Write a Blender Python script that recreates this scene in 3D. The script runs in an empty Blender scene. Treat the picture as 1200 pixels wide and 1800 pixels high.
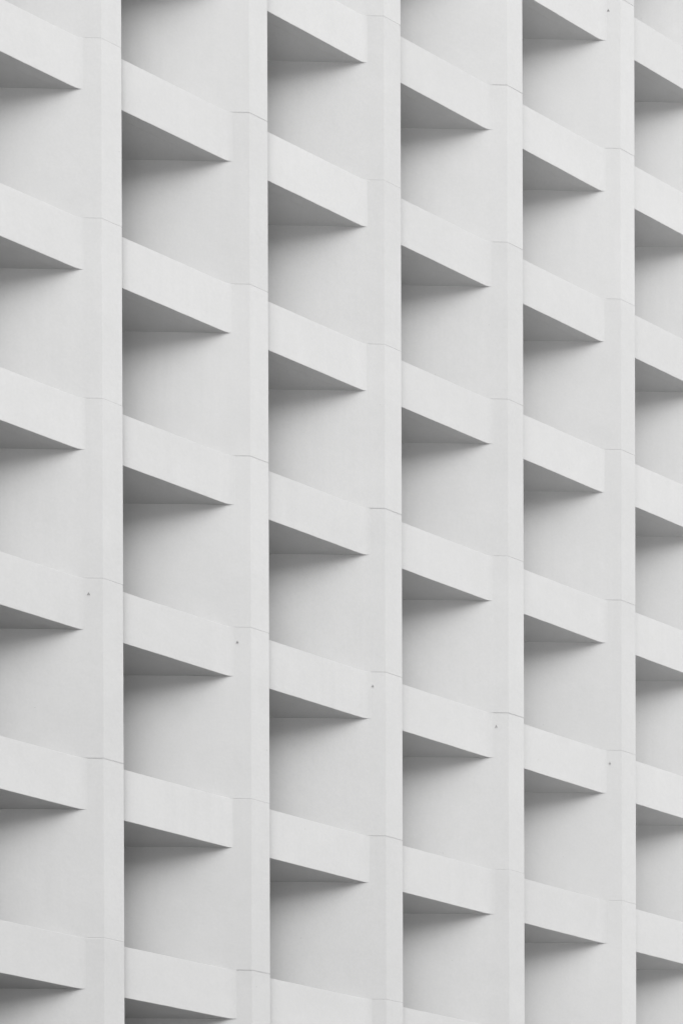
import bpy, bmesh, math, random
from mathutils import Matrix, Vector
from mathutils.noise import noise
random.seed(7)
S = bpy.context.scene
C = S.collection

# ------------------------------------------------------------------ camera
EYE = 1.6
PITCH, ROLL, YAW, CY, F = 0.31803, -0.2774, 1.72639, 2.87891, 2300   #FIT
def rx(a): return Matrix.Rotation(math.radians(a), 3, 'X')
# rotation angles are stored in hundredths of a radian
R = (Matrix.Rotation(PITCH/100, 3, 'X') @ Matrix.Rotation(ROLL/100, 3, 'Y') @ Matrix.Rotation(YAW/100, 3, 'Z'))
cam = bpy.data.objects.new('camera', bpy.data.cameras.new('camera')); C.objects.link(cam)
right, fwd, up = R[0], R[1], R[2]
M = Matrix((right, up, -fwd)).transposed().to_4x4()
M.translation = (0, 0, EYE)
cam.matrix_world = M
cd = cam.data
cd.sensor_fit = 'VERTICAL'; cd.sensor_height = 36.0; cd.sensor_width = 24.0
cd.lens = F/1800*36.0
cd.shift_x = 0.0
cd.shift_y = (CY*1000-900)/1800
cd.clip_end = 3000; cd.clip_start = 0.5
S.camera = cam

# ------------------------------------------------------------------ light: bright overcast
SUN_EL, SUN_AZ = 54.0, 16.0
w = bpy.data.worlds.new('World'); S.world = w; w.use_nodes = True
nt = w.node_tree; nt.nodes.clear()
sky = nt.nodes.new('ShaderNodeTexSky'); sky.sky_type = 'NISHITA'; sky.sun_disc = False
sky.sun_elevation = math.radians(SUN_EL)
sky.air_density = 1.0; sky.dust_density = 5.0; sky.ozone_density = 1.0
bw = nt.nodes.new('ShaderNodeRGBToBW')
bg = nt.nodes.new('ShaderNodeBackground'); bg.inputs['Strength'].default_value = 0.05
wo = nt.nodes.new('ShaderNodeOutputWorld')
nt.links.new(sky.outputs[0], bw.inputs[0]); nt.links.new(bw.outputs[0], bg.inputs[0]); nt.links.new(bg.outputs[0], wo.inputs[0])
sd = bpy.data.lights.new('sun', 'SUN'); sd.energy = 3.0; sd.angle = math.radians(70); sd.color = (1.0, 0.998, 0.995)
sun = bpy.data.objects.new('sun', sd); C.objects.link(sun)
a, e = math.radians(SUN_AZ), math.radians(SUN_EL)
to_sun = Vector((math.sin(a)*math.cos(e), -math.cos(a)*math.cos(e), math.sin(e)))
sun.rotation_euler = to_sun.to_track_quat('Z', 'Y').to_euler()
sky.sun_rotation = math.atan2(to_sun.x, to_sun.y)
vs = S.view_settings
vs.view_transform = 'Standard'; vs.look = 'None'; vs.gamma = 1.0; vs.use_curve_mapping = False
vs.exposure = 0.66
S.cycles.max_bounces = 12; S.cycles.diffuse_bounces = 8

# ------------------------------------------------------------------ measured geometry (metres)
H = 3.3
P0 = Vector((-3.55988, 24.34924)); P = Vector((2.65397, 1.1365)); Z0 = 11.87528; FW = 0.38036; SB = 0.40697; HS = 0.9499; JD = 0.94098   #GEO
D = P.normalized()
SW = 2.75          # set-back of the windows, measured along the fins
FL = 3.3           # length of a fin's blade
GAP = 0.005        # joint between stacked fin panels
KMIN, KMAX = -3, 9
IMIN, IMAX = -2, 7
VIS = [(i, k) for i in range(0, 6) for k in range(-1, 9)]

# ------------------------------------------------------------------ materials
def mat(name): 
    m = bpy.data.materials.new(name); m.use_nodes = True
    return m, m.node_tree, m.node_tree.nodes['Principled BSDF']
def N(t, kind, **kw):
    n = t.nodes.new(kind)
    for k, v in kw.items(): setattr(n, k, v)
    return n
def concrete(name, base, rough=0.8, amt=1.0):
    m, t, b = mat(name); L = t.links.new
    geo = N(t, 'ShaderNodeNewGeometry'); oi = N(t, 'ShaderNodeObjectInfo')
    # broad mottling of the paint
    n1 = N(t, 'ShaderNodeTexNoise'); n1.inputs['Scale'].default_value = 0.9; n1.inputs['Detail'].default_value = 6; n1.inputs['Roughness'].default_value = 0.62
    L(geo.outputs['Position'], n1.inputs['Vector'])
    # rain streaks: stretched in z
    mp = N(t, 'ShaderNodeMapping'); mp.inputs['Scale'].default_value = (7.5, 7.5, 0.35)
    L(geo.outputs['Position'], mp.inputs['Vector'])
    n2 = N(t, 'ShaderNodeTexNoise'); n2.inputs['Scale'].default_value = 1.0; n2.inputs['Detail'].default_value = 5; n2.inputs['Roughness'].default_value = 0.6
    L(mp.outputs[0], n2.inputs['Vector'])
    # fine grain
    n3 = N(t, 'ShaderNodeTexNoise'); n3.inputs['Scale'].default_value = 24.0; n3.inputs['Detail'].default_value = 4
    L(geo.outputs['Position'], n3.inputs['Vector'])
    # sparse small spots
    vo = N(t, 'ShaderNodeTexVoronoi'); vo.inputs['Scale'].default_value = 1.7
    L(geo.outputs['Position'], vo.inputs['Vector'])
    sp = N(t, 'ShaderNodeMapRange'); sp.inputs[1].default_value = 0.012; sp.inputs[2].default_value = 0.022; sp.inputs[3].default_value = -0.10; sp.inputs[4].default_value = 0.0
    L(vo.outputs['Distance'], sp.inputs[0])
    def rng(src, lo, hi, f0=0.3, f1=0.7):
        r = N(t, 'ShaderNodeMapRange'); r.inputs[1].default_value = f0; r.inputs[2].default_value = f1
        r.inputs[3].default_value = lo; r.inputs[4].default_value = hi; L(src, r.inputs[0]); return r.outputs[0]
    def add(a, c):
        q = N(t, 'ShaderNodeMath', operation='ADD'); L(a, q.inputs[0]); L(c, q.inputs[1]); return q.outputs[0]
    n4 = N(t, 'ShaderNodeTexNoise'); n4.inputs['Scale'].default_value = 0.33; n4.inputs['Detail'].default_value = 3; n4.inputs['Distortion'].default_value = 0.6
    L(geo.outputs['Position'], n4.inputs['Vector'])
    n5 = N(t, 'ShaderNodeTexNoise'); n5.inputs['Scale'].default_value = 4.0; n5.inputs['Detail'].default_value = 8; n5.inputs['Roughness'].default_value = 0.7
    L(geo.outputs['Position'], n5.inputs['Vector'])
    # the streaks only show where a broad mask lets them
    mk = N(t, 'ShaderNodeMath', operation='MULTIPLY'); L(rng(n2.outputs[0], -0.007*amt, 0.003*amt), mk.inputs[0]); L(rng(n4.outputs[0], 0.1, 1.3, 0.35, 0.65), mk.inputs[1])
    v = add(rng(n1.outputs[0], -0.007*amt, 0.007*amt), mk.outputs[0])
    v = add(v, rng(n4.outputs[0], -0.008*amt, 0.008*amt))
    v = add(v, rng(n5.outputs[0], -0.006*amt, 0.006*amt))
    v = add(v, rng(n3.outputs[0], -0.008*amt, 0.008*amt))
    v = add(v, sp.outputs[0])
    v = add(v, rng(oi.outputs['Random'], -0.009*amt, 0.009*amt, 0, 1))
    q = N(t, 'ShaderNodeMath', operation='ADD'); L(v, q.inputs[0]); q.inputs[1].default_value = base
    cc = N(t, 'ShaderNodeCombineColor')
    for k in range(3): L(q.outputs[0], cc.inputs[k])
    L(cc.outputs[0], b.inputs['Base Color'])
    b.inputs['Roughness'].default_value = rough
    b.inputs['Specular IOR Level'].default_value = 0.25
    bu = N(t, 'ShaderNodeBump'); bu.inputs['Strength'].default_value = 0.25; bu.inputs['Distance'].default_value = 0.01
    nb = N(t, 'ShaderNodeTexNoise'); nb.inputs['Scale'].default_value = 9.0; nb.inputs['Detail'].default_value = 6
    L(geo.outputs['Position'], nb.inputs['Vector']); L(nb.outputs[0], bu.inputs['Height'])
    L(bu.outputs[0], b.inputs['Normal'])
    return m
M_W = concrete('painted_concrete', 0.40)
M_S = concrete('painted_concrete_spandrel', 0.405)
M_F = concrete('unseen_dark_floor', 0.05, 0.9, 1.0)  # unseen balcony floor, kept near black so less light bounces into the recesses
M_G = concrete('pale_bounce_ground', 0.8, 0.9, 3.0)  # out-of-view ground, made pale so its bounce lifts the upper soffits
M_R = concrete('dim_bounce_ground', 0.04, 0.95, 0.8)  # colour of the added dark strips that hold bounce off the lower floors
def plain(name, col, rough, metal=0.0):
    m, t, b = mat(name)
    n = N(t, 'ShaderNodeTexNoise'); n.inputs['Scale'].default_value = 12
    r = N(t, 'ShaderNodeMapRange'); r.inputs[3].default_value = col*0.9; r.inputs[4].default_value = col*1.1
    t.links.new(n.outputs[0], r.inputs[0])
    cc = N(t, 'ShaderNodeCombineColor')
    for k in range(3): t.links.new(r.outputs[0], cc.inputs[k])
    t.links.new(cc.outputs[0], b.inputs['Base Color'])
    b.inputs['Roughness'].default_value = rough; b.inputs['Metallic'].default_value = metal
    return m
M_GL = plain('dark_glass', 0.03, 0.06)
M_GL.node_tree.nodes['Principled BSDF'].inputs['Specular IOR Level'].default_value = 0.3
M_FR = plain('grey_aluminium', 0.18, 0.4, 0.3)
M_BO = plain('weathered_bolt', 0.27, 0.7, 0.2)

# ------------------------------------------------------------------ helpers
def prism(bm, pts, z0, z1, off=(0, 0, 0)):
    lo = [bm.verts.new((p[0]+off[0], p[1]+off[1], z0+off[2])) for p in pts]
    hi = [bm.verts.new((p[0]+off[0], p[1]+off[1], z1+off[2])) for p in pts]
    n = len(pts)
    bm.faces.new(list(reversed(lo))); bm.faces.new(hi)
    for j in range(n): bm.faces.new((lo[j], lo[(j+1) % n], hi[(j+1) % n], hi[j]))
def mesh(name, bm, m, bevel=0.0, m2=None):
    bmesh.ops.recalc_face_normals(bm, faces=bm.faces)
    if bevel:
        ed = [x for x in bm.edges if len(x.link_faces) == 2 and x.calc_face_angle(0) > math.radians(25)]
        bmesh.ops.bevel(bm, geom=ed, offset=bevel, segments=2, profile=0.5, affect='EDGES')
    me = bpy.data.meshes.new(name); bm.to_mesh(me); bm.free(); me.materials.append(m)
    if m2: me.materials.append(m2)
    return me
def link(name, me, parent=None, loc=(0, 0, 0)):
    o = bpy.data.objects.new(name, me); C.objects.link(o); o.location = loc
    if parent: o.parent = parent
    return o

# ------------------------------------------------------------------ shapes (origin = outer front edge P of the fin / joint level)
c, s = D.x, D.y
I = -FW*D                                     # inner front edge of the fin, relative to P
def inset(pts, d):
    n = len(pts); out = []
    for j in range(n):
        a, b, e_ = Vector(pts[j-1]), Vector(pts[j]), Vector(pts[(j+1) % n])
        u = (b-a).normalized(); v = (e_-b).normalized()
        n1 = Vector((-u.y, u.x)); n2 = Vector((-v.y, v.x))
        k = (n1+n2)/(1+n1.dot(n2)); out.append(b+k*d)
    return out
fin_pts = [(I.x, I.y), (0, 0), (-FL, 0), (I.x-FL, I.y)]   # y grows away from the camera
# order them counter-clockwise
def ccw(p):
    A = sum(p[j-1][0]*p[j][1]-p[j][0]*p[j-1][1] for j in range(len(p)))
    return p if A > 0 else list(reversed(p))
fin_pts = ccw(fin_pts)
def fin_bm(off=(0, 0, 0), bm=None):
    bm = bm or bmesh.new()
    prism(bm, fin_pts, -H+GAP, 0, off)
    return bm
def neck_bm(off=(0, 0, 0), bm=None, d=0.005):
    bm = bm or bmesh.new()
    prism(bm, inset(fin_pts, d), -H-0.001, -H+GAP+0.001, off)
    return bm
def fin_mesh(d=0.005):
    me = mesh('fin_panel', fin_bm(), M_W, 0.007)
    bm = bmesh.new(); bm.from_mesh(me); neck_bm(bm=bm, d=d); bm.to_mesh(me); bm.free()
    return me
# spandrel: T = tip where its face runs into the fin wall; coordinates relative to fin i's P
T = I-Vector((SB, 0))
yprev = -P.y                                   # back face of the neighbouring fin
yw = I.y                                       # wall face of this fin
ulen = (T.y-yprev)/s
half = math.atan2(s, c)/2
tl = 0.11; rad = tl/math.tan(half) if half else 1
# cove between the spandrel face (direction D) and the fin wall (direction x)
ctr = Vector((T.x+tl, T.y-tl/math.tan(half)))
sp_pts = []
TH = 0.16          # parapet thickness
for j in range(7):
    an = math.pi/2+(2*half)*(1-j/6)
    r_ = tl/math.tan(half)
    sp_pts.append((ctr.x+r_*math.cos(an), ctr.y+r_*math.sin(an)))
sp_pts.append((T.x+tl, yw+0.03))
back = Vector((T.x, T.y))-Vector((TH/s, 0))      # inner face of the parapet where it meets the fin wall
q1 = back+D*(0.03/s)
# left end, behind the neighbouring fin, let into its back face by 3 cm
A_ = T-D*(ulen+0.03/s); B_ = back-D*(ulen+0.03/s)
par_pts = ccw(sp_pts+[(q1.x, q1.y), (B_.x, B_.y), (A_.x, A_.y)])
wl = Vector((I.x-SW, I.y))-D*((I.y-yprev)/s+0.03/s)
sx = Vector((0.02/s, 0))
q2 = q1+sx; w2 = Vector((I.x-SW, I.y))+D*(0.03/s); B2 = B_+sx
slab_pts = ccw([(q2.x, q2.y), (w2.x, w2.y), (wl.x, wl.y), (B2.x, B2.y)])
def sp_bm(off=(0, 0, 0), bm=None):
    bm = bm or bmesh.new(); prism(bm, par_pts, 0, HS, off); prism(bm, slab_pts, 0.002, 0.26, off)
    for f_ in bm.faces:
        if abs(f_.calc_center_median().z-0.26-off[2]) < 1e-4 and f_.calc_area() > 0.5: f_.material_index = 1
    return bm
# window, set back between two fins, above spandrel k and under spandrel k+1
def win_shapes(off=(0, 0, 0), g=None, f=None):
    g = g or bmesh.new(); f = f or bmesh.new()
    nrm = Vector((s, -c))
    b = Vector((I.x-SW+0.12, I.y)); L0 = (I.y-yprev)/s
    def bar(u0, u1, d0, d1, z0, z1, m_):
        q = [b-D*u0+nrm*d0, b-D*u1+nrm*d0, b-D*u1+nrm*d1, b-D*u0+nrm*d1]
        prism(m_, ccw([(v.x, v.y) for v in q]), z0, z1, off)
    bar(0.03, L0-0.03, -0.16, -0.13, 0.29, H-0.03, g)
    for u in (0.0, L0/2-0.03, L0-0.06): bar(u, u+0.06, -0.18, -0.10, 0.262, H-0.002, f)
    for z in (0.264, H-0.064): bar(0.06, L0/2-0.03, -0.178, -0.102, z, z+0.06, f); bar(L0/2+0.03, L0-0.06, -0.178, -0.102, z, z+0.06, f)
    return g, f

# ------------------------------------------------------------------ the building
base = P0+P*2
bld = bpy.data.objects.new('office_tower', None); C.objects.link(bld); bld.location = (base.x, base.y, 0)
bld['label'] = 'white concrete building with sawtooth fins and sloping beams between deep shaded recesses'
bld['category'] = 'building'
def at(i, k, joint=False):
    q = P0+P*i-base
    return Vector((q.x, q.y, EYE+Z0+k*H+(JD if joint else 0)))
def wobble(me, seed, along_z):
    # cast edges are never quite straight: cut the long faces and shift the cuts by a few millimetres
    bm = bmesh.new(); bm.from_mesh(me)
    if along_z: cuts = [((0, 0, -0.22*j-0.1), (0, 0, 1)) for j in range(15)]
    else: cuts = [((T.x-D.x*0.13*j, T.y-D.y*0.13*j, 0), (D.x, D.y, 0)) for j in range(1, 20)]
    for co, no in cuts:
        bmesh.ops.bisect_plane(bm, geom=list(bm.verts)+list(bm.edges)+list(bm.faces), plane_co=co, plane_no=no, dist=1e-5)
    for v in bm.verts:
        p = v.co*1.0+Vector((seed*7.3, seed*3.1, seed*5.7))
        if along_z:
            v.co.x += 0.0016*noise(p*1.3); v.co.y += 0.0012*noise(p*1.1+Vector((9, 0, 0)))
        elif v.co.y < yw-0.02:
            v.co.z += 0.0035*noise(p*5.0)+0.002*noise(p*1.2)
            a_ = 0.0018*noise(Vector((p.x, p.y, 0))*1.5); v.co.x += a_*s; v.co.y -= a_*c
    o_ = bpy.data.meshes.new(me.name); bm.to_mesh(o_); bm.free()
    for m_ in me.materials: o_.materials.append(m_)
    return o_
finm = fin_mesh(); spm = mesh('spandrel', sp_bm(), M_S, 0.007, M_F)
FV = [wobble(fin_mesh((0.0015, 0.002, 0.0035, 0.0045, 0.0025, 0.003)[q_]), q_, True) for q_ in range(6)]; SV = [wobble(spm, q_, False) for q_ in range(1, 8)]
g, f = win_shapes(); glm = mesh('window', g, M_GL); frm = mesh('window_frame', f, M_FR)
fin0 = link('fin_panel', finm, bld); sp0 = link('spandrel', spm, bld)
wi0 = link('window', glm, bld); fr0 = link('frame', frm, wi0)
first = True
panel = {}
rest_f, rest_s, rest_g, rest_r = bmesh.new(), bmesh.new(), bmesh.new(), bmesh.new()
rnd = random.Random(3)
for i in range(IMIN, IMAX+1):
    for k in range(KMIN, KMAX+1):
        lf, ls = at(i, k, True), at(i, k)
        j = lambda a: rnd.uniform(-a, a)
        if (i, k) in VIS:
            if first: a_, b_, w_, r_ = fin0, sp0, wi0, fr0; first = False
            else:
                a_, b_, w_, r_ = fin0.copy(), sp0.copy(), wi0.copy(), fr0.copy()
                for o in (a_, b_, w_, r_): C.objects.link(o)
                a_.parent = bld; b_.parent = bld; w_.parent = bld; r_.parent = w_
            a_.data = rnd.choice(FV); b_.data = rnd.choice(SV)
            a_.location = lf+Vector((j(.0015), j(.0025), 0)); b_.location = ls+Vector((j(.001), j(.003), j(.002))); w_.location = ls
            b_.rotation_euler = (0, j(.0005), 0)
            panel[(i, k)] = a_
        else:
            fin_bm(lf, rest_f); neck_bm(lf, rest_f)
            if i > IMIN: sp_bm(ls, rest_s); win_shapes(ls, rest_g, rest_r)
for nm, bm, m in (('fin_panel', rest_f, M_W), ('spandrel', rest_s, M_S), ('window', rest_g, M_GL), ('window_frame', rest_r, M_FR)):
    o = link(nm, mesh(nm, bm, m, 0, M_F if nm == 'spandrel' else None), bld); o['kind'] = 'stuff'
# core behind the windows, and the roof
bm = bmesh.new()
zt = EYE+Z0+(KMAX+1)*H
def rel(v): return (v.x-base.x, v.y-base.y)
e0 = P0+P*IMIN+I-Vector((SW+0.35, 0)); e1 = P0+P*IMAX+I-Vector((SW+0.35, 0))+D*0.5
q = [e0, e1, e1-Vector((15, 0)), e0-Vector((15, 0))]
prism(bm, ccw([rel(v) for v in q]), 0.0, zt)
core = link('core_wall', mesh('core_wall', bm, M_W), bld)
bm = bmesh.new()
e0 = P0+P*(IMIN)+I+Vector((0.15, -0.1)); e1 = P0+P*IMAX+Vector((0.15, 0.1))
q = [e0, e1, e1-Vector((19, 0)), e0-Vector((19, 0))]
prism(bm, ccw([rel(v) for v in q]), zt+0.003, zt+1.2)
roof = link('roof_parapet', mesh('roof_parapet', bm, M_W, 0.02), bld)

# small bolt clusters on five fin walls (one per fin, same storey) and one more near the top
def bolt_mesh():
    bm = bmesh.new()
    for dx, dz, r in ((0, 0.015, 0.0095), (-0.015, -0.009, 0.008), (0.013, -0.009, 0.008)):
        M4 = Matrix.Translation((dx, -0.004, dz)) @ Matrix.Rotation(math.pi/2, 4, 'X')
        bmesh.ops.create_cone(bm, cap_ends=True, segments=8, radius1=r, radius2=r*0.75, depth=0.016, matrix=M4)
    return mesh('anchor_bolts', bm, M_BO)
bom = bolt_mesh()
for i, k in ((0, 2), (1, 2), (2, 2), (3, 2), (4, 2), (4, 7)):
    o = link('anchor_bolts', bom, panel[(i, k)], (I.x-0.26, I.y-0.004, -0.285))

# ------------------------------------------------------------------ unseen ground: pale to bounce light up, dark strips added to cut bounce
def sheet(name, x0, y0, x1, y1, z, m, th=0.0):
    bm = bmesh.new()
    if th: prism(bm, [(x0, y0), (x1, y0), (x1, y1), (x0, y1)], z-th, z)
    else:
        vsx = [bm.verts.new(v) for v in ((x0, y0, z), (x1, y0, z), (x1, y1, z), (x0, y1, z))]; bm.faces.new(vsx)
    o = link(name, mesh(name, bm, m)); o['kind'] = 'structure'; return o
sheet('ground', -1500, -1500, 1500, 1500, 0.0, M_G)
ROT = math.atan2(s, c)
def strip(name, near, far, z, m, th=0.0, u0=-60, u1=60):
    # band parallel to the facade, near/far measured outwards from its front plane
    nrm = Vector((s, -c)); o0 = P0
    q = [o0+D*u0+nrm*near, o0+D*u1+nrm*near, o0+D*u1+nrm*far, o0+D*u0+nrm*far]
    bm = bmesh.new(); pts = ccw([(v.x, v.y) for v in q])
    if th: prism(bm, pts, z-th, z)
    else: bm.faces.new([bm.verts.new((p[0], p[1], z)) for p in pts])
    o = link(name, mesh(name, bm, m, 0.01 if th else 0)); o['kind'] = 'structure'; return o
strip('added_dark_strip', 4.0, 26.0, 0.004, M_R, 0, -300, 9)  # out-of-view road, added to darken soffits low and to the left
strip('kerb', 3.8, 4.0, 0.13, M_G, 0.13)
strip('added_dark_apron', 0.5, 3.8, 0.126, M_R, 0.126, -60, 10)  # unseen walkway, made as dark as the road to weaken ground bounce
strip('kerb', 26.0, 26.2, 0.13, M_G, 0.13)
